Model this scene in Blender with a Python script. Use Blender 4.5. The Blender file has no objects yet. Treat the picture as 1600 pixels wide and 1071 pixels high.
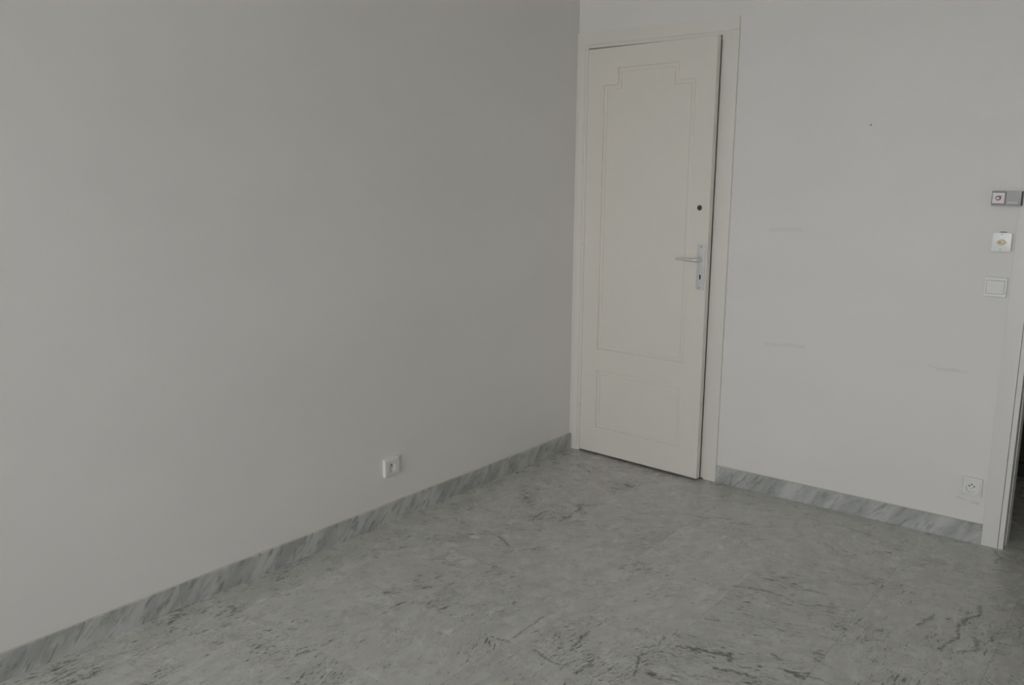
import bpy, bmesh, math, random
from mathutils import Vector, Matrix, Euler

# ---------------------------------------------------------------- camera, sky, exposure
scene = bpy.context.scene
COL = scene.collection
CAM = Vector((2.5270, -3.7217, 1.4133))
YAW, PITCH, ROLL = math.radians(128.2405), math.radians(-10.6256), math.radians(0.4960)
FPX = 1354.5
cam = bpy.data.cameras.new('camera')
cam.sensor_fit = 'HORIZONTAL'
cam.sensor_width = 36.0
cam.lens = FPX * 36.0 / 1600.0
cam.clip_start = 0.02
cam_o = bpy.data.objects.new('camera', cam)
COL.objects.link(cam_o)
fw = Vector((math.cos(PITCH) * math.cos(YAW), math.cos(PITCH) * math.sin(YAW), math.sin(PITCH)))
rt = Vector((math.sin(YAW), -math.cos(YAW), 0))
up = rt.cross(fw)
r2 = math.cos(ROLL) * rt + math.sin(ROLL) * up
u2 = -math.sin(ROLL) * rt + math.cos(ROLL) * up
cam_o.matrix_world = Matrix(((r2.x, u2.x, -fw.x, CAM.x), (r2.y, u2.y, -fw.y, CAM.y), (r2.z, u2.z, -fw.z, CAM.z), (0, 0, 0, 1)))
scene.camera = cam_o

world = bpy.data.worlds.new('overcast_sky')
scene.world = world
world.use_nodes = True
wn = world.node_tree.nodes
bg = wn['Background']
bg.inputs['Color'].default_value = (0.925, 0.951, 1.005, 1)
bg.inputs['Strength'].default_value = 10.0

# room size: door wall is y = 0, left wall is x = 0
RW, RL, RH = 4.30, 6.70, 2.60          # width (x), length (-y), height
WX0, WX1, WZ0, WZ1 = 0.50, 3.75, 0.85, 2.50   # balcony window in the wall behind the camera
WT = 0.20

pl = bpy.data.lights.new('window_portal', 'AREA')
pl.shape = 'RECTANGLE'
pl.size, pl.size_y = WX1 - WX0, WZ1 - WZ0
pl.cycles.is_portal = True
pl_o = bpy.data.objects.new('window_portal', pl)
pl_o.location = ((WX0 + WX1) / 2, -RL - WT - 0.03, (WZ0 + WZ1) / 2)
pl_o.rotation_euler = (math.radians(90), 0, 0)
COL.objects.link(pl_o)

scene.view_settings.view_transform = 'Standard'
scene.view_settings.look = 'None'
scene.view_settings.gamma = 1.0
scene.view_settings.use_curve_mapping = False
scene.view_settings.exposure = 0.0
scene.cycles.max_bounces = 6
scene.cycles.diffuse_bounces = 5
scene.cycles.glossy_bounces = 2
scene.cycles.caustics_reflective = False
scene.cycles.caustics_refractive = False
scene.cycles.use_denoising = True
scene.cycles.use_adaptive_sampling = True
scene.cycles.adaptive_threshold = 0.02

# ---------------------------------------------------------------- helpers
def bm_box(bm, x0, x1, y0, y1, z0, z1):
    vs = [bm.verts.new(p) for p in ((x0, y0, z0), (x1, y0, z0), (x1, y1, z0), (x0, y1, z0),
                                    (x0, y0, z1), (x1, y0, z1), (x1, y1, z1), (x0, y1, z1))]
    for f in ((0, 3, 2, 1), (4, 5, 6, 7), (0, 1, 5, 4), (1, 2, 6, 5), (2, 3, 7, 6), (3, 0, 4, 7)):
        bm.faces.new([vs[i] for i in f])

def bm_bevel(bm, w, seg=2):
    bmesh.ops.bevel(bm, geom=list(bm.edges), offset=w, segments=seg, profile=0.7, affect='EDGES', clamp_overlap=True)

def bm_prism(bm, pts, y0, y1):
    """Closed polygon in (x, z) extruded from y0 (front) to y1."""
    a = [bm.verts.new((x, y0, z)) for x, z in pts]
    b = [bm.verts.new((x, y1, z)) for x, z in pts]
    n = len(pts)
    bm.faces.new(a)
    bm.faces.new(list(reversed(b)))
    for i in range(n):
        bm.faces.new((a[i], b[i], b[(i + 1) % n], a[(i + 1) % n]))
    bmesh.ops.recalc_face_normals(bm, faces=bm.faces)

def bm_lathe(bm, prof, seg=24, origin=(0, 0, 0), axis='-y'):
    """prof: (radius, out) pairs, out along the axis."""
    o = Vector(origin)
    rings = []
    for r, h in prof:
        ring = []
        for k in range(seg):
            a = 2 * math.pi * k / seg
            c, s = r * math.cos(a), r * math.sin(a)
            if axis == '-y':
                q = Vector((c, -h, s))
            elif axis == 'z':
                q = Vector((c, s, h))
            else:
                q = Vector((h, c, s))
            ring.append(bm.verts.new(o + q))
        rings.append(ring)
    for a, b in zip(rings, rings[1:]):
        for k in range(seg):
            bm.faces.new((a[k], a[(k + 1) % seg], b[(k + 1) % seg], b[k]))
    bm.faces.new(rings[0])
    bm.faces.new(list(reversed(rings[-1])))
    bmesh.ops.recalc_face_normals(bm, faces=bm.faces)

def obj(name, bm, mat, parent=None, smooth=False, loc=(0, 0, 0)):
    me = bpy.data.meshes.new(name)
    bm.to_mesh(me)
    bm.free()
    me.materials.append(mat)
    if smooth:
        for p in me.polygons:
            p.use_smooth = True
        me.set_sharp_from_angle(angle=math.radians(35))
    o = bpy.data.objects.new(name, me)
    o.location = loc
    o.parent = parent
    COL.objects.link(o)
    return o

def empty(name, loc=(0, 0, 0), parent=None):
    o = bpy.data.objects.new(name, None)
    o.empty_display_size = 0.05
    o.location = loc
    o.parent = parent
    COL.objects.link(o)
    return o

def tag(o, label, cat, kind=None, group=None):
    o['label'] = label
    o['category'] = cat
    if kind:
        o['kind'] = kind
    if group:
        o['group'] = group
    return o

def box_obj(name, x0, x1, y0, y1, z0, z1, mat, parent=None, bevel=0.0, seg=2):
    bm = bmesh.new()
    bm_box(bm, x0, x1, y0, y1, z0, z1)
    if bevel:
        bm_bevel(bm, bevel, seg)
    return obj(name, bm, mat, parent, smooth=bool(bevel))

# ---------------------------------------------------------------- materials
class NT:
    def __init__(self, name):
        self.m = bpy.data.materials.new(name)
        self.m.use_nodes = True
        self.t = self.m.node_tree
        self.b = self.t.nodes['Principled BSDF']
    def n(self, kind, **kw):
        nd = self.t.nodes.new(kind)
        for k, v in kw.items():
            setattr(nd, k, v)
        return nd
    def put(self, sock, v):
        if isinstance(v, bpy.types.NodeSocket):
            self.t.links.new(v, sock)
        else:
            sock.default_value = v
    def math(self, op, a, b=None, c=None, clamp=False):
        nd = self.n('ShaderNodeMath', operation=op, use_clamp=clamp)
        for i, v in enumerate((a, b, c)):
            if v is not None:
                self.put(nd.inputs[i], v)
        return nd.outputs[0]
    def vec(self, op, a, b=None, scale=None):
        nd = self.n('ShaderNodeVectorMath', operation=op)
        self.put(nd.inputs[0], a)
        if b is not None:
            self.put(nd.inputs[1], b)
        if scale is not None:
            self.put(nd.inputs['Scale'], scale)
        return nd.outputs['Value'] if op in ('DOT_PRODUCT', 'DISTANCE', 'LENGTH') else nd.outputs['Vector']
    def noise(self, v, scale, detail=3, rough=0.55, dist=0.0):
        nd = self.n('ShaderNodeTexNoise')
        self.put(nd.inputs['Vector'], v)
        nd.inputs['Scale'].default_value = scale
        nd.inputs['Detail'].default_value = detail
        nd.inputs['Roughness'].default_value = rough
        nd.inputs['Distortion'].default_value = dist
        return nd
    def ramp(self, v, a, b, lo=0.0, hi=1.0):
        nd = self.n('ShaderNodeMapRange', interpolation_type='SMOOTHSTEP')
        self.put(nd.inputs['Value'], v)
        for k, x in (('From Min', a), ('From Max', b), ('To Min', lo), ('To Max', hi)):
            self.put(nd.inputs[k], x)
        return nd.outputs['Result']
    def mix(self, f, a, b):
        nd = self.n('ShaderNodeMix', data_type='RGBA')
        self.put(nd.inputs[0], f)
        self.put(nd.inputs[6], a)
        self.put(nd.inputs[7], b)
        return nd.outputs[2]
    def bump(self, h, strength, dist):
        nd = self.n('ShaderNodeBump')
        self.put(nd.inputs['Height'], h)
        nd.inputs['Strength'].default_value = strength
        nd.inputs['Distance'].default_value = dist
        self.t.links.new(nd.outputs['Normal'], self.b.inputs['Normal'])
    def strokes(self, pos, segs):
        """Largest of soft line masks; segs: (ax, ay, az, bx, by, bz, halfwidth, strength)."""
        out = None
        for ax, ay, az, bx, by, bz, w, s in segs:
            A, B = Vector((ax, ay, az)), Vector((bx, by, bz))
            d = B - A
            pa = self.vec('SUBTRACT', pos, tuple(A))
            t = self.math('MULTIPLY', self.vec('DOT_PRODUCT', pa, tuple(d)), 1.0 / max(d.length_squared, 1e-9), clamp=True)
            cl = self.n('ShaderNodeVectorMath', operation='SCALE')
            cl.inputs[0].default_value = tuple(d)
            self.put(cl.inputs['Scale'], t)
            dist = self.vec('DISTANCE', pa, cl.outputs['Vector'])
            mk = self.ramp(dist, w, 0.0, 0.0, s)
            out = mk if out is None else self.math('MAXIMUM', out, mk)
        return out

def rgba(c):
    return (c[0], c[1], c[2], 1.0)

def plain(name, col, rough=0.5, spec=0.5, metal=0.0, var=0.03, scale=30.0, bump=0.0):
    m = NT(name)
    tc = m.n('ShaderNodeTexCoord').outputs['Object']
    nz = m.noise(tc, scale, 4).outputs['Fac']
    lo = tuple(c * (1 - var) for c in col)
    hi = tuple(min(1, c * (1 + var)) for c in col)
    m.put(m.b.inputs['Base Color'], m.mix(nz, rgba(lo), rgba(hi)))
    m.b.inputs['Roughness'].default_value = rough
    m.b.inputs['Specular IOR Level'].default_value = spec
    m.b.inputs['Metallic'].default_value = metal
    if bump:
        m.bump(nz, bump, 0.001)
    return m.m

def wall_mat(name, col, segs=None):
    m = NT(name)
    pos = m.n('ShaderNodeNewGeometry').outputs['Position']
    # faint horizontal weave of the painted wall covering plus broad handling marks
    st = m.vec('MULTIPLY', pos, (1.0, 1.0, 6.0))
    weave = m.noise(st, 90.0, 3, 0.6).outputs['Fac']
    broad = m.noise(m.vec('MULTIPLY', pos, (0.7, 0.7, 1.6)), 1.6, 3).outputs['Fac']
    c = m.mix(m.ramp(broad, 0.3, 0.75), rgba(col), rgba(tuple(x * 0.965 for x in col)))
    c = m.mix(m.math('MULTIPLY', weave, 0.10), c, rgba(tuple(x * 0.8 for x in col)))
    if segs:
        wp = m.vec('ADD', pos, m.vec('SCALE', m.vec('SUBTRACT', m.noise(pos, 9.0, 3).outputs['Color'], (0.5, 0.5, 0.5)), scale=0.03))
        mk = m.strokes(wp, segs)
        c = m.mix(mk, c, rgba((col[0] * 0.42, col[1] * 0.42, col[2] * 0.42)))
    m.put(m.b.inputs['Base Color'], c)
    m.b.inputs['Roughness'].default_value = 0.75
    m.b.inputs['Specular IOR Level'].default_value = 0.25
    m.bump(weave, 0.10, 0.0015)
    return m.m

def floor_marble(veins):
    m = NT('veined_floor_marble')
    info = m.n('ShaderNodeObjectInfo')
    sep = m.n('ShaderNodeSeparateColor')
    m.t.links.new(info.outputs['Color'], sep.inputs[0])
    ang, seed, dens = sep.outputs[0], sep.outputs[1], sep.outputs[2]
    tc = m.n('ShaderNodeTexCoord').outputs['Object']
    rot = m.n('ShaderNodeVectorRotate', rotation_type='Z_AXIS')
    m.put(rot.inputs['Vector'], tc)
    m.put(rot.inputs['Angle'], m.math('MULTIPLY', ang, -math.pi))
    off = m.n('ShaderNodeCombineXYZ')
    m.put(off.inputs[0], m.math('MULTIPLY', seed, 37.0))
    m.put(off.inputs[1], m.math('MULTIPLY', seed, -53.0))
    m.put(off.inputs[2], m.math('MULTIPLY', seed, 71.0))
    p = m.vec('ADD', rot.outputs[0], off.outputs[0])
    warp = m.vec('SCALE', m.vec('SUBTRACT', m.noise(p, 7.0, 3).outputs['Color'], (0.5, 0.5, 0.5)), scale=0.05)
    pw = m.vec('ADD', p, warp)
    # short dark dashes along the bedding of the stone, in clumps
    s1 = m.noise(m.vec('MULTIPLY', pw, (1.0, 3.6, 1.0)), 24.0, 3, 0.66).outputs['Fac']
    s2 = m.noise(m.vec('MULTIPLY', pw, (1.0, 3.0, 1.0)), 60.0, 2, 0.6).outputs['Fac']
    clump = m.noise(p, 5.5, 2).outputs['Fac']
    thr = m.math('SUBTRACT', 0.655, m.math('MULTIPLY', dens, 0.090))
    thr = m.math('SUBTRACT', thr, m.math('MULTIPLY', m.math('SUBTRACT', clump, 0.5), 0.32))
    dash1 = m.ramp(m.math('SUBTRACT', s1, thr), 0.0, 0.10)
    dash2 = m.math('MULTIPLY', m.ramp(m.math('SUBTRACT', s2, m.math('SUBTRACT', thr, 0.01)), 0.0, 0.10), 0.6)
    dash = m.math('MAXIMUM', dash1, dash2)
    # soft grey cloud drawn out along the bedding, faint greenish-yellow staining
    cloud = m.noise(m.vec('MULTIPLY', pw, (1.0, 2.4, 1.0)), 11.0, 4, 0.7).outputs['Fac']
    stain = m.noise(pw, 15.0, 3, 0.65).outputs['Fac']
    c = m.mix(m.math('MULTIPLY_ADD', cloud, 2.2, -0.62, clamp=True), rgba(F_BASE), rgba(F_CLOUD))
    c = m.mix(m.math('MULTIPLY_ADD', stain, 1.8, -0.82, clamp=True), c, rgba(F_STAIN))
    # a thin crack-like vein here and there
    rid = m.math('ABSOLUTE', m.math('SUBTRACT', cloud, 0.5))
    thin = m.math('MULTIPLY', m.ramp(rid, 0.010, 0.0), m.ramp(clump, 0.50, 0.62, 0.0, 0.35))
    c = m.mix(thin, c, rgba(F_VEIN))
    c = m.mix(m.math('MULTIPLY', dash, 0.92), c, rgba(F_VEIN))
    # the strongest individual veins, at their places in the room
    pos = m.n('ShaderNodeNewGeometry').outputs['Position']
    jag = m.vec('SCALE', m.vec('SUBTRACT', m.noise(pos, 34.0, 4, 0.65).outputs['Color'], (0.5, 0.5, 0.5)), scale=0.045)
    vp = m.vec('MULTIPLY', m.vec('ADD', pos, jag), (1.0, 1.0, 0.0))
    if veins:
        mk = m.strokes(vp, [(a[0], a[1], 0, b[0], b[1], 0, w, s) for a, b, w, s in veins])
        br = m.ramp(m.noise(pos, 60.0, 3).outputs['Fac'], 0.33, 0.52, 0.15, 1.0)
        c = m.mix(m.math('MULTIPLY', mk, br), c, rgba(F_VEIN))
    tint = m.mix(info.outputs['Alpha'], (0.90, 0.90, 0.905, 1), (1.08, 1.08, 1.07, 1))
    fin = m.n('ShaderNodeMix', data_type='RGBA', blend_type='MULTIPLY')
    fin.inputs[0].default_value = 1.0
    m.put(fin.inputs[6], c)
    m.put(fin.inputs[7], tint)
    m.put(m.b.inputs['Base Color'], fin.outputs[2])
    m.put(m.b.inputs['Roughness'], m.ramp(m.noise(pos, 14.0, 4).outputs['Fac'], 0.3, 0.7, 0.24, 0.36))
    m.b.inputs['Specular IOR Level'].default_value = 0.5
    return m.m

def skirting_marble():
    m = NT('grey_skirting_marble')
    info = m.n('ShaderNodeObjectInfo')
    tc = m.n('ShaderNodeTexCoord').outputs['Object']
    # object x runs along the wall, z up: shear so the bands lean
    sp = m.n('ShaderNodeSeparateXYZ')
    m.put(sp.inputs[0], tc)
    u = m.math('SUBTRACT', sp.outputs[0], m.math('MULTIPLY', sp.outputs[2], 0.85))
    v = m.math('ADD', sp.outputs[2], m.math('MULTIPLY', sp.outputs[0], 0.55))
    cb = m.n('ShaderNodeCombineXYZ')
    m.put(cb.inputs[0], u)
    m.put(cb.inputs[1], m.math('MULTIPLY', v, 0.30))
    m.put(cb.inputs[2], m.math('MULTIPLY', info.outputs['Random'], 40.0))
    q = cb.outputs[0]
    warp = m.vec('SCALE', m.vec('SUBTRACT', m.noise(q, 14.0, 3).outputs['Color'], (0.5, 0.5, 0.5)), scale=0.035)
    q = m.vec('ADD', q, warp)
    band = m.noise(q, 11.0, 5, 0.62).outputs['Fac']
    fine = m.noise(q, 42.0, 4, 0.6).outputs['Fac']
    c = m.mix(m.ramp(band, 0.38, 0.62), rgba(S_LIGHT), rgba(S_MID))
    c = m.mix(m.ramp(fine, 0.50, 0.68, 0.0, 0.75), c, rgba(S_DARK))
    m.put(m.b.inputs['Base Color'], c)
    m.b.inputs['Roughness'].default_value = 0.35
    return m.m

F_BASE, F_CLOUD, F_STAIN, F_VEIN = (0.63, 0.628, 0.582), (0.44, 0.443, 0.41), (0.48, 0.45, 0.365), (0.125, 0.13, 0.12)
S_LIGHT, S_MID, S_DARK = (0.56, 0.565, 0.54), (0.395, 0.402, 0.38), (0.23, 0.242, 0.228)
# (start, end, half-width, strength) on the floor, metres from the room corner
VEINS = [
    ((2.088, -0.581), (2.104, -0.646), .010, .9), ((2.104, -0.646), (2.073, -0.707), .012, .9), ((2.073, -0.707), (2.066, -0.793), .013, .9),
    ((2.066, -0.793), (2.076, -0.855), .009, .8), ((2.076, -0.855), (2.048, -0.970), .010, .9), ((1.983, -0.745), (1.960, -0.853), .013, .85),
    ((2.125, -0.834), (2.139, -0.908), .014, .7), ((2.139, -0.908), (2.098, -0.953), .009, .7),
    ((1.378, -0.971), (1.495, -0.934), .008, .9), ((1.495, -0.934), (1.629, -0.956), .006, .8), ((1.567, -0.848), (1.655, -0.823), .006, .8),
    ((1.648, -0.933), (1.718, -0.898), .007, .8), ((1.407, -1.468), (1.555, -1.410), .008, .9), ((1.555, -1.400), (1.570, -1.440), .014, .9),
    ((1.553, -1.505), (1.667, -1.477), .012, .9), ((1.655, -1.326), (1.699, -1.336), .009, .8), ((1.767, -1.269), (1.826, -1.289), .008, .7),
    ((1.399, -1.253), (1.443, -1.238), .010, .9), ((1.772, -1.376), (1.854, -1.373), .007, .7),
    ((2.038, -0.034), (2.074, -0.100), .010, .8), ((2.074, -0.100), (2.063, -0.164), .009, .8), ((2.093, -0.102), (2.183, -0.112), .006, .7),
    ((1.809, -0.460), (1.817, -0.401), .005, .6), ((1.817, -0.401), (1.917, -0.301), .004, .6), ((1.917, -0.301), (1.983, -0.301), .004, .5),
    ((0.167, -2.748), (0.176, -2.652), .006, .9), ((0.104, -2.788), (0.110, -2.746), .008, .9), ((0.050, -2.799), (0.057, -2.786), .010, .9),
    ((0.201, -2.358), (0.207, -2.328), .008, .9), ((0.124, -2.199), (0.132, -2.181), .009, .9), ((0.544, -2.248), (0.558, -2.190), .008, .8),
    ((0.446, -1.797), (0.468, -1.779), .010, .8), ((0.374, -1.159), (0.450, -1.165), .006, .6), ((0.450, -1.165), (0.539, -1.208), .009, .8),
    ((0.457, -0.960), (0.436, -0.837), .010, .7), ((0.555, -0.879), (0.545, -0.748), .009, .7), ((0.545, -0.748), (0.522, -0.657), .010, .6),
    ((1.387, -1.689), (1.346, -1.571), .009, .8), ((1.249, -1.785), (1.261, -1.726), .014, .7), ((1.161, -1.668), (1.148, -1.567), .010, .8),
    ((0.288, -1.165), (0.198, -1.139), .005, .7), ((0.198, -1.139), (0.158, -1.155), .005, .6), ((1.080, -1.772), (1.184, -1.786), .008, .7),
    ((0.928, -1.785), (0.998, -1.777), .008, .7), ((0.985, -1.740), (0.978, -1.582), .006, .6), ((0.980, -0.477), (1.105, -0.391), .007, .7),
    ((1.382, -0.197), (1.483, -0.372), .005, .5), ((1.483, -0.372), (1.595, -0.484), .006, .5), ((1.198, -0.513), (1.303, -0.520), .007, .6),
    ((0.067, -1.053), (0.106, -0.938), .006, .6), ((0.177, -1.140), (0.282, -1.146), .006, .6),
]
M_FLOOR = floor_marble([])
M_SKIRT = skirting_marble()
WALLC = (0.81, 0.79, 0.755)
M_WALL_L = wall_mat('white_wall_paint', WALLC)
M_WALL_D = wall_mat('white_wall_paint_scuffed', WALLC, [
    (1.04, 0, 1.206, 1.17, 0, 1.216, .018, .10), (1.05, 0, .699, 1.22, 0, .703, .012, .13), (1.73, 0, .694, 1.87, 0, .683, .010, .16),
    (1.885, 0, .172, 1.910, 0, .168, .010, .30), (1.935, 0, .165, 1.960, 0, .163, .012, .25), (1.105, 0, 1.001, 1.108, 0, 1.001, .006, .30)])
M_CEIL = plain('white_ceiling_paint', (0.86, 0.855, 0.83), 0.85, 0.2)
M_DOOR = plain('cream_door_paint', (0.79, 0.752, 0.675), 0.42, 0.45, var=0.015, scale=18, bump=0.04)
M_TRIM = plain('white_woodwork_paint', (0.785, 0.752, 0.685), 0.42, 0.45, var=0.02, scale=25, bump=0.05)
M_TRIM2 = plain('grey_white_frame_paint', (0.755, 0.738, 0.70), 0.45, 0.45, var=0.02, scale=25, bump=0.05)
M_GROUT = plain('grey_mortar', (0.40, 0.40, 0.37), 0.9, 0.2)
M_SEAL = plain('cream_sealant', (0.60, 0.57, 0.49), 0.6, 0.3)
M_ALU = plain('brushed_aluminium', (0.74, 0.74, 0.73), 0.38, 0.5, metal=0.45, var=0.02, scale=60)
M_STEEL = plain('dull_steel', (0.33, 0.33, 0.32), 0.4, 0.5, metal=0.9)
M_DARKHOLE = plain('black_recess', (0.012, 0.010, 0.010), 0.8, 0.1)
M_BRASSY = plain('dull_bronze', (0.10, 0.09, 0.075), 0.4, 0.5, metal=0.6)
M_PLASTIC = plain('white_plastic', (0.80, 0.79, 0.76), 0.32, 0.5, var=0.008)
M_PLASTIC2 = plain('bright_white_plastic', (0.86, 0.86, 0.835), 0.30, 0.5, var=0.008)
M_GREYBOX = plain('grey_plastic_case', (0.40, 0.40, 0.39), 0.45, 0.5, var=0.03)
M_GREYDK = plain('dark_grey_plastic', (0.20, 0.19, 0.185), 0.5, 0.4)
M_BLACKPL = plain('black_plastic', (0.035, 0.033, 0.035), 0.5, 0.4)
M_YELLOW = plain('yellowed_plastic', (0.70, 0.62, 0.39), 0.38, 0.5, var=0.05, scale=80)
M_PINKISH = plain('pale_pink_white_dial', (0.82, 0.75, 0.74), 0.4, 0.5)
M_MAROON = plain('dark_maroon_print', (0.16, 0.085, 0.10), 0.5, 0.4)
M_WOOD = plain('dark_brown_wood', (0.045, 0.026, 0.018), 0.5, 0.4, var=0.25, scale=12)
M_BOUNCE = plain('pale_bounce_ground', (0.66, 0.655, 0.63), 0.9, 0.2)

# ---------------------------------------------------------------- setting: walls, ceiling
HALL_Y = 1.55      # far end of the hallway behind the door wall
DWT = 0.11         # thickness of the door wall
D1 = (0.0655, 0.7662, 2.047)     # opening of the closed door (x0, x1, top)
D2X0, D2X1, D2TOP = 2.0655, 2.895, 2.047

bm = bmesh.new()
bm_box(bm, -0.2, 0.0, -RL, 0.0, 0.0, RH)
tag(obj('wall_left', bm, M_WALL_L), 'plain white painted wall filling the left side', 'wall', 'structure')

bm = bmesh.new()
bm_box(bm, 0.0, 0.030, 0.0, DWT, 0.0, RH)
bm_box(bm, 0.030, 0.800, 0.0, DWT, 2.085, RH)
bm_box(bm, 0.800, 2.030, 0.0, DWT, 0.0, RH)
bm_box(bm, 2.030, 2.930, 0.0, DWT, 2.085, RH)
bm_box(bm, 2.930, RW, 0.0, DWT, 0.0, RH)
tag(obj('wall_back', bm, M_WALL_D), 'white painted wall holding the cream door and the switches', 'wall', 'structure')

bm = bmesh.new()
bm_box(bm, RW, RW + 0.2, -RL, DWT, 0.0, RH)
tag(obj('wall_right', bm, M_WALL_L), 'white painted side wall outside the picture to the right', 'wall', 'structure')

bm = bmesh.new()
bm_box(bm, -0.2, WX0, -RL - WT, -RL, 0.0, RH)
bm_box(bm, WX1, RW + 0.2, -RL - WT, -RL, 0.0, RH)
bm_box(bm, WX0, WX1, -RL - WT, -RL, WZ1, RH)
bm_box(bm, WX0, WX1, -RL - WT, -RL, 0.0, WZ0)
tag(obj('wall_front', bm, M_WALL_L), 'white painted wall with the balcony window behind the viewer', 'wall', 'structure')

bm = bmesh.new()
bm_box(bm, -0.2, RW + 0.2, -RL - WT, HALL_Y + 0.2, RH, RH + 0.2)
tag(obj('ceiling', bm, M_CEIL), 'flat white painted ceiling above the room', 'ceiling', 'structure')

bm = bmesh.new()
bm_box(bm, -0.2, RW + 0.2, HALL_Y, HALL_Y + 0.2, 0, RH)
bm_box(bm, -0.2, 0.0, 0.0, HALL_Y, 0, RH)
bm_box(bm, RW, RW + 0.2, DWT, HALL_Y, 0, RH)
bm_box(bm, 1.20, 1.28, DWT, HALL_Y, 0, RH)  # unseen partition added to keep hall light out of the cream door's gap
tag(obj('wall_hall', bm, M_WALL_L), 'dim hallway walls beyond the open doorway on the right, with an added unseen partition', 'wall', 'structure')

# ---------------------------------------------------------------- floor of 40 cm marble tiles
bm = bmesh.new()
bm_box(bm, -0.2, RW + 0.2, -RL - WT, HALL_Y + 0.2, -0.15, -0.0012)
floor = tag(obj('floor', bm, M_GROUT), 'polished pale marble floor of square tiles with dark veins', 'floor', 'structure')

def cuts(lo, hi, first, step):
    c = [lo]
    x = first
    while x <= lo:
        x += step
    while x < hi - 0.02:
        c.append(x)
        x += step
    c.append(hi)
    return c

random.seed(11)
xs = cuts(0.0, RW, 0.185, 0.4)
ys = cuts(-RL, HALL_Y, -0.18 - 0.4 * 20, 0.4)
# vein direction (degrees) and density of the tiles in view, keyed by tile centre
LOOK = {}
def look(ix, iy, deg, dens):
    LOOK[(ix, iy)] = (deg, dens)
# columns 0..5 from the left wall, rows 0..7 from the door wall
for r, row in enumerate((
        [(80, .45), (20, .45), (35, .35), (10, .30), (150, .35), (150, .45)],
        [(80, .55), (150, .50), (35, .45), (35, .60), (160, .55), (30, .45)],
        [(85, .55), (70, .75), (60, .45), (75, .30), (12, .85), (80, .60)],
        [(30, .55), (40, .60), (65, .40), (70, .30), (15, .95), (85, .70)],
        [(80, .55), (50, .45), (70, .55), (80, .70), (15, .95), (20, .60)],
        [(85, .70), (80, .50), (110, .35), (100, .45), (10, .80), (15, .7)],
        [(85, .85), (80, .75), (110, .50), (100, .65), (20, .7), (15, .7)],
        [(85, .85), (82, .80), (90, .60), (90, .6), (20, .7), (15, .7)])):
    for c, (dg, dn) in enumerate(row):
        look(c, r, dg, dn)
# paler and greyer slabs, plus painted shade (corner, right) and light (front left)
TONE_SHADE = {(3, 3): .85, (3, 2): .75, (3, 4): .75, (2, 3): .65, (4, 3): .42, (4, 4): .40, (4, 2): .42, (5, 2): .38, (5, 1): .33, (5, 3): .38, (5, 0): .35, (2, 5): .72, (1, 5): .68, (1, 6): .72, (0, 6): .65, (0, 7): .65, (2, 4): .62,
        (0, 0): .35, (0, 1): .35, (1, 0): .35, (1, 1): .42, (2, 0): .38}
tile_mesh = {}
G = 0.0002
for i in range(len(xs) - 1):
    for j in range(len(ys) - 1):
        x0, x1, y0, y1 = xs[i], xs[i + 1], ys[j], ys[j + 1]
        key = (round(x1 - x0, 4), round(y1 - y0, 4))
        if key not in tile_mesh:
            hx, hy = key[0] / 2 - G, key[1] / 2 - G
            b = bmesh.new()
            e = 0.00004
            lo_ = [b.verts.new(p) for p in ((-hx, -hy, -0.0012), (hx, -hy, -0.0012), (hx, hy, -0.0012), (-hx, hy, -0.0012))]
            md_ = [b.verts.new(p) for p in ((-hx, -hy, -0.0003), (hx, -hy, -0.0003), (hx, hy, -0.0003), (-hx, hy, -0.0003))]
            tp_ = [b.verts.new(p) for p in ((-hx + e, -hy + e, 0), (hx - e, -hy + e, 0), (hx - e, hy - e, 0), (-hx + e, hy - e, 0))]
            for A, B in ((lo_, md_), (md_, tp_)):
                for k in range(4):
                    b.faces.new((A[k], A[(k + 1) % 4], B[(k + 1) % 4], B[k]))
            b.faces.new(tp_)
            me = bpy.data.meshes.new('tile')
            b.to_mesh(me)
            b.free()
            me.materials.append(M_FLOOR)
            tile_mesh[key] = me
        t = bpy.data.objects.new('tile', tile_mesh[key])
        t.location = ((x0 + x1) / 2, (y0 + y1) / 2, 0)
        t.parent = floor
        mine = [v for v in VEINS if max(v[0][0], v[1][0]) > x0 - .03 and min(v[0][0], v[1][0]) < x1 + .03
                and max(v[0][1], v[1][1]) > y0 - .03 and min(v[0][1], v[1][1]) < y1 + .03]
        if mine:                       # this slab carries strong veins of its own
            t.data = tile_mesh[key].copy()
            t.data.materials[0] = floor_marble(mine)
        ymid = (y0 + y1) / 2
        r = 0 if -0.18 < ymid < 0 or ymid > 0 else int((-ymid - 0.18) // 0.4) + 1
        dg, dn = LOOK.get((i, r), (random.uniform(0, 180), random.uniform(.4, .8)))
        if ymid > -0.18 + 0.21:
            dg, dn = random.uniform(0, 180), random.uniform(.4, .8)
        dg += random.uniform(-8, 8)
        t.color = ((dg % 180) / 180.0, random.random(), dn, TONE_SHADE.get((i, r), random.uniform(.4, .6)))
        COL.objects.link(t)

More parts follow.
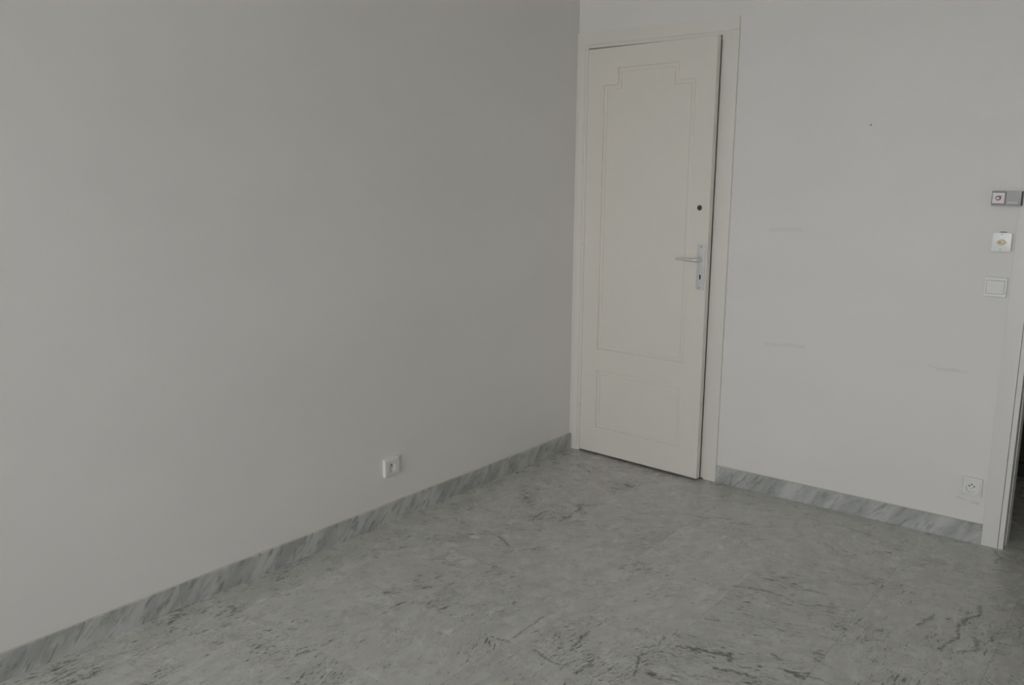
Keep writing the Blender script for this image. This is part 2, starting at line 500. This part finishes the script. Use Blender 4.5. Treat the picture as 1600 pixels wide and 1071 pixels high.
# ---------------------------------------------------------------- marble skirting
SK_H, SK_T = 0.0814, 0.012
def skirting(name, label, origin, rotz, joints, length_to):
    root = empty(name, origin)
    root.rotation_euler = (0, 0, rotz)
    tag(root, label, 'skirting', 'structure')
    for a, b in zip(joints, joints[1:]):
        L = b - a
        bm = bmesh.new()
        bm_box(bm, 0.00015, L - 0.00015, -SK_T, 0.0, 0.0, SK_H)
        bm_bevel(bm, 0.0004, 1)
        obj('marble_piece', bm, M_SKIRT, root, loc=(a, 0, 0))
    bm = bmesh.new()
    pts = ((0.0, 0.0), (-0.004, 0.0), (-0.003, 0.0014), (0.0, 0.0025))
    A = [bm.verts.new((joints[0] + 0.001, y, SK_H + z)) for y, z in pts]
    B = [bm.verts.new((joints[-1] - 0.001, y, SK_H + z)) for y, z in pts]
    bm.faces.new(A)
    bm.faces.new(list(reversed(B)))
    for k in range(4):
        bm.faces.new((A[k], B[k], B[(k + 1) % 4], A[(k + 1) % 4]))
    bmesh.ops.recalc_face_normals(bm, faces=bm.faces)
    s = obj('sealant_line', bm, M_SEAL, root)
    s['label'] = 'thin cream sealant line'
    return root
# local +x runs along the wall, local -y points into the room
skirting('baseboard_left', 'grey veined marble skirting along the left wall', (0, -RL, 0), math.radians(90),
         [0.0, 0.75, 1.50, 2.25, 3.25, RL - 2.299, RL - 1.549, RL - 0.799, RL - 0.013], RL)
skirting('baseboard_back', 'grey veined marble skirting between the cream door and the open doorway', (0.848, 0, 0), 0,
         [0.0, 0.083, 1.987 - 0.848], 1)

skirting('baseboard_right', 'grey veined marble skirting along the side wall outside the picture', (RW, 0, 0), math.radians(-90),
         [0.013, 0.80, 1.60, 2.40, 3.20, 4.00, 4.80, 5.60, RL - 0.002], RL)
skirting('baseboard_doorway', 'short grey marble skirting right of the open doorway', (D2X1 + 0.079, 0, 0), 0,
         [0.0, RW - D2X1 - 0.079], 1)

# ---------------------------------------------------------------- frame of the cream door
CT = 0.012
tr1 = empty('trim_1', (0, 0, 0))
tag(tr1, 'cream painted frame around the panelled door in the corner', 'door frame', 'structure')
C_IN_L, C_IN_R, C_OUT_R, C_TOP, C_IN_T = 0.048, 0.7835, 0.8470, 2.1240, 2.0660
def casing(name, x0, x1, z0, z1, y0, y1, mat, par, bev=0.0030):
    return box_obj(name, x0, x1, y0, y1, z0, z1, mat, par, bev)
casing('casing_board', 0.0125, C_IN_L, 0.0, C_IN_T, -CT, 0.0, M_TRIM, tr1)
casing('casing_board', C_IN_R, C_OUT_R, 0.0, C_IN_T, -CT, 0.0, M_TRIM, tr1)
casing('casing_board', 0.0003, C_OUT_R, C_IN_T, C_TOP, -CT, 0.0, M_TRIM, tr1)
casing('casing_board', 0.0003, 0.0125, SK_H + 0.003, C_IN_T, -CT, 0.0, M_TRIM, tr1, 0.0008)
# jambs: rebated posts and head behind the boards
def jamb(x0, x1, z0, z1, par, mat, y0=-0.0095, y1=DWT):
    return box_obj('jamb', x0, x1, y0, y1, z0, z1, mat, par, 0.0015)
jamb(0.0305, D1[0] - 0.001, 0.002, 2.0845, tr1, M_TRIM)
jamb(D1[1] + 0.001, 0.7995, 0.006, 2.0845, tr1, M_TRIM)
jamb(D1[0] - 0.001, D1[1] + 0.001, D1[2] + 0.002, 2.0845, tr1, M_TRIM, -0.0075)
box_obj('door_stop', D1[0], D1[0] + 0.012, 0.036, DWT, 0.006, D1[2], M_TRIM, tr1, 0.001)
box_obj('door_stop', D1[1] - 0.012, D1[1], 0.036, DWT, 0.006, D1[2], M_TRIM, tr1, 0.001)
box_obj('door_stop', D1[0], D1[1], 0.036, DWT, D1[2] - 0.012, D1[2], M_TRIM, tr1, 0.001)

# ---------------------------------------------------------------- cream panelled door, slightly ajar
door = empty('door_1', (0.066, -0.014, 0.0))
door.rotation_euler = (0, 0, math.radians(-3.5))
tag(door, 'cream two-panel door standing slightly ajar in the corner', 'door', 'structure')
LW, LZ0, LZ1 = 0.705, 0.0110, 2.0430
# leaf: front lip with two sunk panels, rebated core behind (local front face y = 0, back +y)
UP = [(0.1005, 0.563), (0.6060, 0.563), (0.6060, 1.8695), (0.5175, 1.8695), (0.5175, 1.9480), (0.1810, 1.9480), (0.1810, 1.8695), (0.1005, 1.8695)]
LO = [(0.1030, 0.1460), (0.6070, 0.1460), (0.6070, 0.4540), (0.1030, 0.4540)]
LIP = 0.030
def fill(bm, loops, y):
    """Flat region in (x, z) bounded by an outer loop and any hole loops."""
    rings, edges = [], []
    for lp in loops:
        vs = [bm.verts.new((x, y, z)) for x, z in lp]
        edges += [bm.edges.new((vs[i], vs[(i + 1) % len(vs)])) for i in range(len(vs))]
        rings.append(vs)
    bmesh.ops.triangle_fill(bm, edges=edges, use_beauty=True, use_dissolve=False)
    return rings
bm = bmesh.new()
bv = 0.0016
face = [(0.002 + bv, LZ0 + bv), (LW - bv, LZ0 + bv), (LW - bv, LZ1 - bv), (0.002 + bv, LZ1 - bv)]
rg = fill(bm, [face, UP, LO], 0.0)
def ring_at(pts, y):
    return [bm.verts.new((x, y, z)) for x, z in pts]
edge_pts = [(0.002, LZ0), (LW, LZ0), (LW, LZ1), (0.002, LZ1)]
r1, r2 = ring_at(edge_pts, bv), ring_at(edge_pts, LIP)
for A, B in ((rg[0], r1), (r1, r2)):
    for k in range(4):
        bm.faces.new((A[k], A[(k + 1) % 4], B[(k + 1) % 4], B[k]))
bm.faces.new(r2)
bmesh.ops.recalc_face_normals(bm, faces=bm.faces)
leaf = obj('leaf', bm, M_DOOR, door)
b2 = bmesh.new()
bm_box(b2, 0.006, LW - 0.018, LIP + 0.0002, 0.042, LZ0, LZ1 - 0.012)
rb = obj('rebate', b2, M_WOOD, leaf)  # core coloured dark to paint in the shade of the door gap
rb['label'] = 'rebate along the door edge, dark wood colour painting in the gap shade'

def sunk_panel(path, label):
    """Moulding that drops in at the edge of the opening and swells back up, around a flat field."""
    prof = [(0.0, 0.0), (0.0002, 0.0046), (0.0018, 0.0048), (0.0045, 0.0022), (0.0075, 0.0010), (0.0115, 0.0010), (0.0155, 0.0018),
            (0.0195, 0.0024), (0.0202, 0.0046), (0.0216, 0.0046), (0.0222, 0.0026)]
    n = len(path)
    def inset(s):
        out = []
        for i in range(n):
            P, Q, R = Vector(path[i - 1]), Vector(path[i]), Vector(path[(i + 1) % n])
            a, b = (Q - P).normalized(), (R - Q).normalized()
            na, nb = Vector((-a.y, a.x)), Vector((-b.y, b.x))
            mt = (na + nb) / (1 + na.dot(nb))
            out.append((Q.x + mt.x * s, Q.y + mt.y * s))
        return out
    bm = bmesh.new()
    rings = [[bm.verts.new((x, y, z)) for x, z in inset(s)] for s, y in prof]
    for A, B in zip(rings, rings[1:]):
        for k in range(n):
            bm.faces.new((A[k], B[k], B[(k + 1) % n], A[(k + 1) % n]))
    bmesh.ops.recalc_face_normals(bm, faces=bm.faces)
    for f in bm.faces:
        if f.normal.y > 0.2:
            bmesh.ops.reverse_faces(bm, faces=[f])
    mo = obj('moulding', bm, M_DOOR, leaf, True)
    mo['label'] = label
    bm = bmesh.new()
    fill(bm, [inset(0.0222)], 0.0026)
    bmesh.ops.recalc_face_normals(bm, faces=bm.faces)
    obj('panel', bm, M_DOOR, leaf)
sunk_panel(UP, 'tall moulding with stepped top corners')
sunk_panel(LO, 'low rectangular moulding')

# old lock hole above the handle
bm = bmesh.new()
bm_lathe(bm, [(0.0118, -0.001), (0.0118, 0.0016), (0.0105, 0.0022), (0.0092, 0.0010)], 24, (0.6545, 0, 1.2955))
lk = obj('lock_cylinder', bm, M_BRASSY, leaf, True)
lk['label'] = 'round dark metal lock cylinder'

for z in (1.836, 1.004, 0.160):                 # painted butt hinges
    bm = bmesh.new()
    bm_lathe(bm, [(0.0025, 0.0), (0.0062, 0.0015), (0.0062, 0.0470), (0.0055, 0.0475), (0.0055, 0.0482), (0.0062, 0.0487),
                  (0.0062, 0.0905), (0.0025, 0.0925)], 14, (-0.0035, 0.0005, z), 'z')
    h = obj('hinge', bm, M_TRIM, door, True)

bm = bmesh.new()                                # latch bolt in the door edge
bm_prism(bm, [(LW - 0.006, 1.062), (LW + 0.004, 1.062), (LW + 0.004, 1.082), (LW - 0.006, 1.082)], 0.009, 0.021)
lt = obj('latch_bolt', bm, M_ALU, door)

# handle plate with lever
PX0, PX1, PZ0, PZ1 = 0.6553, 0.6958, 0.9205, 1.1312
hp = empty('door_handle', ((PX0 + PX1) / 2, 0, (PZ0 + PZ1) / 2), door)
hp['label'] = 'aluminium lever handle on a tall plate'
hw, hh = (PX1 - PX0) / 2, (PZ1 - PZ0) / 2
bm = bmesh.new()
bm_box(bm, -hw, hw, -0.0045, 0.0, -hh, hh)
bm_bevel(bm, 0.0016, 2)
obj('back_plate', bm, M_ALU, hp, True)
bm = bmesh.new()                                # keyhole: round head and slot
kz = 0.9805 - (PZ0 + PZ1) / 2
pts = [(0.0040 * math.cos(a), kz + 0.0065 + 0.0040 * math.sin(a)) for a in [math.radians(d) for d in range(-40, 221, 20)]]
pts += [(-0.0029, kz - 0.0095), (-0.0018, kz - 0.0108), (0.0018, kz - 0.0108), (0.0029, kz - 0.0095)]
bm_prism(bm, pts, -0.0049, -0.003)
obj('keyhole', bm, M_DARKHOLE, hp)
for dz in (1.1203, 0.9312):
    bm = bmesh.new()
    bm_lathe(bm, [(0.0036, 0.003), (0.0036, 0.0049), (0.0024, 0.0056)], 14, (0.0, 0, dz - (PZ0 + PZ1) / 2))
    obj('screw', bm, M_STEEL, hp, True)
# lever: neck out from the plate then a tapering grip to the left
path = [(0.0, -0.003, 0.0, .0100, .0100), (0.0, -0.010, 0.0, .0092, .0092), (0.0, -0.030, 0.0, .0086, .0090), (-0.002, -0.040, 0.0, .0086, .0088),
        (-0.008, -0.0455, 0.0003, .0082, .0086), (-0.020, -0.0475, 0.0005, .0072, .0082), (-0.050, -0.0480, 0.0005, .0062, .0074),
        (-0.080, -0.0475, 0.0003, .0052, .0062), (-0.103, -0.0465, 0.0, .0044, .0052), (-0.109, -0.0460, 0.0, .0028, .0034)]
bm = bmesh.new()
rings = []
for i, (x, y, z, ra, rb) in enumerate(path):
    P = Vector((x, y, z))
    a = Vector(path[max(i - 1, 0)][:3])
    b = Vector(path[min(i + 1, len(path) - 1)][:3])
    d = (b - a).normalized()
    side = d.cross(Vector((0, 0, 1))).normalized()
    upv = Vector((0, 0, 1))
    rings.append([bm.verts.new(P + side * ra * math.cos(t) + upv * rb * math.sin(t)) for t in [2 * math.pi * k / 16 for k in range(16)]])
for A, B in zip(rings, rings[1:]):
    for k in range(16):
        bm.faces.new((A[k], A[(k + 1) % 16], B[(k + 1) % 16], B[k]))
bm.faces.new(rings[0])
bm.faces.new(list(reversed(rings[-1])))
bmesh.ops.recalc_face_normals(bm, faces=bm.faces)
obj('lever', bm, M_ALU, hp, True, loc=(0, 0, 1.0602 - (PZ0 + PZ1) / 2))

# ---------------------------------------------------------------- frame of the open doorway on the right
tr2 = empty('trim_2', (0, 0, 0))
tag(tr2, 'white painted frame of the open doorway at the right edge', 'door frame', 'structure')
K0, K1 = 1.9872, 2.0462
casing('casing_board', K0, K1, 0.0, 2.064, -CT, 0.0, M_TRIM2, tr2)
casing('casing_board', D2X1 + 0.0195, D2X1 + 0.0785, 0.0, 2.064, -CT, 0.0, M_TRIM2, tr2)
casing('casing_board', K0, D2X1 + 0.0785, 2.064, 2.124, -CT, 0.0, M_TRIM2, tr2)
jamb(2.0305, D2X0, 0.0, 2.084, tr2, M_TRIM2, 0.0, 0.045)
box_obj('jamb_bead', K1 + 0.0016, D2X0, -0.0105, 0.0005, 0.0, 2.0620, M_TRIM2, tr2, 0.0012)
jamb(D2X1, 2.9295, 0.0, 2.084, tr2, M_TRIM2, -0.0105, 0.045)
jamb(D2X0, D2X1, D2TOP, 2.084, tr2, M_TRIM2, -0.0105, 0.045)
box_obj('door_stop', 2.0305, D2X0 + 0.003, 0.045, DWT + 0.004, 0.0, 2.084, M_TRIM2, tr2, 0.0012)
box_obj('door_stop', D2X1 - 0.003, 2.9295, 0.045, DWT + 0.004, 0.0, 2.084, M_TRIM2, tr2, 0.0012)
box_obj('door_stop', D2X0 + 0.003, D2X1 - 0.003, 0.045, DWT + 0.004, D2TOP - 0.003, 2.084, M_TRIM2, tr2, 0.0012)

# ---------------------------------------------------------------- balcony window behind the camera
win = empty('window_1', ((WX0 + WX1) / 2, -RL - 0.10, WZ0))
tag(win, 'tall white balcony window behind the viewer', 'window', 'structure')
M_GLASS = NT('clear_window_glass')
nt = M_GLASS
tr = nt.n('ShaderNodeBsdfTransparent')
gl = nt.n('ShaderNodeBsdfGlossy')
gl.inputs['Roughness'].default_value = 0.0
fr = nt.n('ShaderNodeFresnel')
fr.inputs['IOR'].default_value = 1.45
mx = nt.n('ShaderNodeMixShader')
nt.t.links.new(fr.outputs[0], mx.inputs[0])
nt.t.links.new(tr.outputs[0], mx.inputs[1])
nt.t.links.new(gl.outputs[0], mx.inputs[2])
nt.t.links.new(mx.outputs[0], nt.t.nodes['Material Output'].inputs['Surface'])
ww, wh = WX1 - WX0, WZ1 - WZ0
for s in (-1, 1):
    x0, x1 = (-ww / 2, 0.0) if s < 0 else (0.0, ww / 2)
    bm = bmesh.new()
    f = 0.06
    bm_box(bm, x0, x0 + f, -0.025, 0.025, 0.0, wh)
    bm_box(bm, x1 - f, x1, -0.025, 0.025, 0.0, wh)
    bm_box(bm, x0 + f, x1 - f, -0.025, 0.025, 0.0, 0.09)
    bm_box(bm, x0 + f, x1 - f, -0.025, 0.025, wh - f, wh)
    sash = obj('sash', bm, M_TRIM2, win)
    bm = bmesh.new()
    bm_box(bm, x0 + f, x1 - f, -0.002, 0.002, 0.09, wh - f)
    obj('pane', bm, M_GLASS.m, sash)

bm = bmesh.new()
bm_box(bm, -20, 24, -60, -RL - WT - 0.05, -0.30, -0.16)  # unseen ground added to steer outdoor light, pale for upward bounce
tag(obj('ground_bounce', bm, M_BOUNCE), 'added unseen ground behind the viewer, pale to bounce light in', 'ground', 'structure')

def bm_frame(w, h, iw, ih, depth, bev):
    """Rectangular ring standing on y = 0 with a rounded outer front edge."""
    bm = bmesh.new()
    def lp(x, z, y):
        return [bm.verts.new(p) for p in ((-x, y, -z), (x, y, -z), (x, y, z), (-x, y, z))]
    k = bev * 0.3
    loops = [lp(w, h, 0.0), lp(w, h, -depth + bev), lp(w - k, h - k, -depth + k), lp(w - bev, h - bev, -depth), lp(iw, ih, -depth), lp(iw, ih, -0.0004)]
    for A, B in zip(loops, loops[1:]):
        for i in range(4):
            bm.faces.new((A[i], A[(i + 1) % 4], B[(i + 1) % 4], B[i]))
    bmesh.ops.recalc_face_normals(bm, faces=bm.faces)
    return bm

# ---------------------------------------------------------------- power sockets
def socket(name, label, loc, rotz, wp, hp_, depth=0.011):
    root = empty(name, loc)
    root.rotation_euler = (0, 0, rotz)
    tag(root, label, 'socket')
    # surround: ring-shaped bevelled frame so the well is a real recess
    def plate_with_hole(x, z, yb, yf, r, cz, bev, seg=32):
        bm = bmesh.new()
        outer, outer2, inner, innerb = [], [], [], []
        for k in range(seg):
            a = 2 * math.pi * k / seg + math.pi / 4
            c, s = math.cos(a), math.sin(a)
            q = max(abs(c), abs(s))
            ox, oz = c / q, s / q
            outer.append(bm.verts.new((ox * x, yb, oz * z)))
            outer2.append(bm.verts.new((ox * (x - bev), yf, oz * (z - bev))))
            inner.append(bm.verts.new((r * c, yf, cz + r * s)))
            innerb.append(bm.verts.new((r * c, -0.0008, cz + r * s)))
        mid = [bm.verts.new((v.co.x, yf + bev, v.co.z)) for v in outer]
        for A, B in ((outer, mid), (mid, outer2), (outer2, inner), (inner, innerb)):
            for k in range(seg):
                bm.faces.new((A[k], A[(k + 1) % seg], B[(k + 1) % seg], B[k]))
        bm.faces.new(innerb)
        bmesh.ops.recalc_face_normals(bm, faces=bm.faces)
        return bm
    cz = -0.0025
    ix, iz = 0.0316, 0.0284
    obj('frame', bm_frame(wp, hp_, ix, iz, depth, 0.0030), M_PLASTIC, root)
    well = obj('cover', plate_with_hole(ix - 0.0005, iz - 0.0005, 0.0, -depth + 0.0004, 0.0193, cz, 0.0008), M_PLASTIC, root)
    wy = -0.0008
    for dx, dz, r in ((-0.0090, 0.0005, 0.0026), (0.0090, 0.0005, 0.0026), (0.0, -0.0090, 0.0014)):
        bm = bmesh.new()
        bm_lathe(bm, [(r, -0.0006), (r, 0.0005)], 14, (dx, wy, cz + dz + 0.003))
        obj('contact_hole', bm, M_DARKHOLE, well)
    bm = bmesh.new()
    bm_lathe(bm, [(0.0024, 0.0), (0.0024, 0.0075), (0.0012, 0.0090)], 14, (0, wy, cz + 0.0118))
    obj('earth_pin', bm, M_STEEL, well, True)
    return root
socket('wall_socket', 'white power socket low on the right-hand wall near the open doorway', (1.9318, 0, 0.2278), 0, 0.0388, 0.0376)
socket('wall_socket', 'white power socket low on the left wall above the skirting', (0, -1.3265, 0.2390), math.radians(90), 0.0410, 0.0380, 0.0150)

# ---------------------------------------------------------------- light switch
sw = empty('light_switch', (1.9380, 0, 1.0280))
tag(sw, 'square white rocker light switch below the rotary switch', 'light switch')
W_, H_, D_ = 0.0392, 0.0376, 0.0105
bm = bm_frame(W_, H_, 0.0310, 0.0262, D_, 0.0032)
obj('frame', bm, M_PLASTIC, sw)
bm = bmesh.new()
bm_prism(bm, [(-0.0300, -0.0252), (0.0300, -0.0252), (0.0300, 0.0252), (-0.0300, 0.0252)], -0.0105, -0.001)
for v in bm.verts:
    if v.co.y < -0.005:
        v.co.y = -0.0120 if v.co.z > 0 else -0.0098
obj('rocker', bm, M_PLASTIC, sw)
bm = bmesh.new()
bm_box(bm, -0.0310, 0.0310, -0.0010, 0.0, -0.0262, 0.0262)
obj('recess', bm, M_GREYDK, sw)

# ---------------------------------------------------------------- old rotary switch with yellowed key
ro = empty('rotary_switch', (1.9440, 0, 1.1995))
tag(ro, 'white square rotary switch with a yellowed key knob between bell box and light switch', 'switch')
def rrect(w, h, r, n=6):
    pts = []
    for cx, cz, a0 in ((w - r, h - r, 0), (-w + r, h - r, 90), (-w + r, -h + r, 180), (w - r, -h + r, 270)):
        for k in range(n + 1):
            a = math.radians(a0 + 90.0 * k / n)
            pts.append((cx + r * math.cos(a), cz + r * math.sin(a)))
    return pts
bm = bmesh.new()
bm_prism(bm, rrect(0.0330, 0.0358, 0.0075), -0.0240, -0.0190)
ed = [e for e in bm.edges if all(abs(v.co.y + 0.0240) < 1e-6 for v in e.verts)]
bmesh.ops.bevel(bm, geom=ed, offset=0.0018, segments=2, profile=0.6, affect='EDGES')
obj('cover_plate', bm, M_PLASTIC2, ro, True)
bm = bmesh.new()
bm_prism(bm, rrect(0.0315, 0.0340, 0.0065), -0.0190, 0.0)
obj('base_box', bm, M_PLASTIC, ro, True)
bm = bmesh.new()
bm_prism(bm, [(0.0150 * math.cos(math.radians(a)), 0.0330 + 0.0052 * math.sin(math.radians(a))) for a in range(0, 181, 15)], -0.0185, -0.004)
e_ = obj('cable_entry', bm, M_BLACKPL, ro)
bm = bmesh.new()                          # key: round hub with two pointed wings
key = []
for k in range(36):
    a = math.radians(10 * k)
    ex, ez = 0.0143 * math.cos(a), 0.0106 * math.sin(a)
    if k in (0, 18):
        ex *= 1.38
    key.append((ex, ez))
bm_prism(bm, [(x, z) for x, z in key], -0.0330, -0.0238)
ed = [e for e in bm.edges if all(abs(v.co.y + 0.0330) < 1e-6 for v in e.verts)]
bmesh.ops.bevel(bm, geom=ed, offset=0.0022, segments=2, profile=0.5, affect='EDGES')
kn = obj('key_knob', bm, M_YELLOW, ro, True)
bm = bmesh.new()
bm_lathe(bm, [(0.0021, 0.030), (0.0021, 0.0334)], 12, (-0.0040, 0, 0.0002))
obj('grub_hole', bm, M_DARKHOLE, kn)
for dx, dz in ((-0.0005, 0.0290), (-0.0020, -0.0278)):
    bm = bmesh.new()
    bm_lathe(bm, [(0.0021, 0.022), (0.0021, 0.0246), (0.0014, 0.0251)], 12, (dx, 0, dz))
    obj('screw', bm, M_STEEL, ro, True)
for dx in (-0.0085, 0.0085):              # position ticks printed above the key
    bm = bmesh.new()
    bm_box(bm, dx - 0.0005, dx + 0.0005, -0.0243, -0.0235, 0.0158, 0.0190)
    obj('position_mark', bm, M_GREYDK, ro)
bm = bmesh.new()
bm_box(bm, -0.0065, 0.0065, -0.02425, -0.0235, 0.0150, 0.0154)
obj('position_mark', bm, M_GREYDK, ro)

# ---------------------------------------------------------------- grey bell box with square dial
be = empty('bell_box', (1.9460, 0, 1.3625))
tag(be, 'small grey wall box with a square white dial, above the rotary switch', 'bell box')
BW, BH, BD = 0.0485, 0.0265, 0.0400
bm = bmesh.new()
bm_box(bm, -BW, BW, -BD, 0.0, -BH, BH)
bm_bevel(bm, 0.0015, 2)
obj('case', bm, M_GREYBOX, be, True)
bm = bmesh.new()
bm_box(bm, BW, BW + 0.0022, -BD + 0.002, 0.0, -BH + 0.0005, BH - 0.0005)  # thin layer that makes the right side of the case near black
obj('dark_side', bm, M_BLACKPL, be)
bm = bmesh.new()
bm_box(bm, -BW + 0.002, -0.0005, -BD - 0.0012, -BD + 0.001, -BH + 0.003, BH - 0.003)
fr_ = obj('dial_frame', bm, M_GREYDK, be)
bm = bmesh.new()
bm_box(bm, -0.0452, -0.0052, -BD - 0.0020, -BD, -0.0198, 0.0198)
bm_bevel(bm, 0.0006, 1)
obj('dial_plate', bm, M_PINKISH, fr_)
bm = bmesh.new()
bm_lathe(bm, [(0.0088, 0.001), (0.0088, 0.0050), (0.0078, 0.0058)], 28, (-0.0255, -BD - 0.001, 0.0))
kb = obj('dial_ring', bm, M_MAROON, fr_, True)
bm = bmesh.new()
bm_lathe(bm, [(0.0056, 0.0050), (0.0056, 0.0072), (0.0044, 0.0080)], 24, (-0.0262, -BD - 0.001, -0.0004))
obj('dial_knob', bm, M_PINKISH, fr_, True)
bm = bmesh.new()
bm_prism(bm, [(-0.0205, 0.0050), (-0.0185, 0.0030), (-0.0140, 0.0085), (-0.0150, 0.0095)], -BD - 0.0040, -BD - 0.001)
obj('dial_pointer', bm, M_MAROON, fr_)
bm = bmesh.new()
bm_box(bm, 0.0045, 0.0385, -BD - 0.0010, -BD + 0.001, -0.0195, -0.0115)
obj('name_strip', bm, plain('pale_grey_strip', (0.55, 0.53, 0.50), 0.4), be)

# ---------------------------------------------------------------- nail in the wall
bm = bmesh.new()
bm_lathe(bm, [(0.0012, -0.004), (0.0012, 0.0060), (0.0030, 0.0062), (0.0030, 0.0074), (0.0018, 0.0080)], 12, (0, 0, 0))
tag(obj('nail', bm, M_MAROON, None, True, loc=(1.4304, 0, 1.6436)), 'tiny dark nail alone high on the right-hand wall', 'nail')

# ---------------------------------------------------------------- dark cupboard in the hallway
cb = empty('cupboard', (2.45, 1.28, 0))
tag(cb, 'dark brown wooden cupboard in the dim hallway beyond the open doorway', 'cupboard')
bm = bmesh.new()
bm_box(bm, -0.95, 0.95, -0.24, 0.24, 0.07, 2.05)
obj('body', bm, M_WOOD, cb)
bm = bmesh.new()
bm_box(bm, -0.95, 0.95, -0.262, 0.24, 0.0, 0.07)
obj('plinth', bm, M_BLACKPL, cb)
for x in (-0.94, -0.31, 0.32):
    bm = bmesh.new()
    bm_box(bm, x, x + 0.62, -0.260, -0.241, 0.075, 2.04)
    bm_bevel(bm, 0.002, 1)
    d_ = obj('door_panel', bm, M_WOOD, cb)
    bm = bmesh.new()
    bm_lathe(bm, [(0.006, 0.0), (0.006, 0.015), (0.014, 0.020), (0.010, 0.030)], 14, (x + 0.56, -0.260, 1.0))
    obj('knob', bm, M_BRASSY, d_, True)
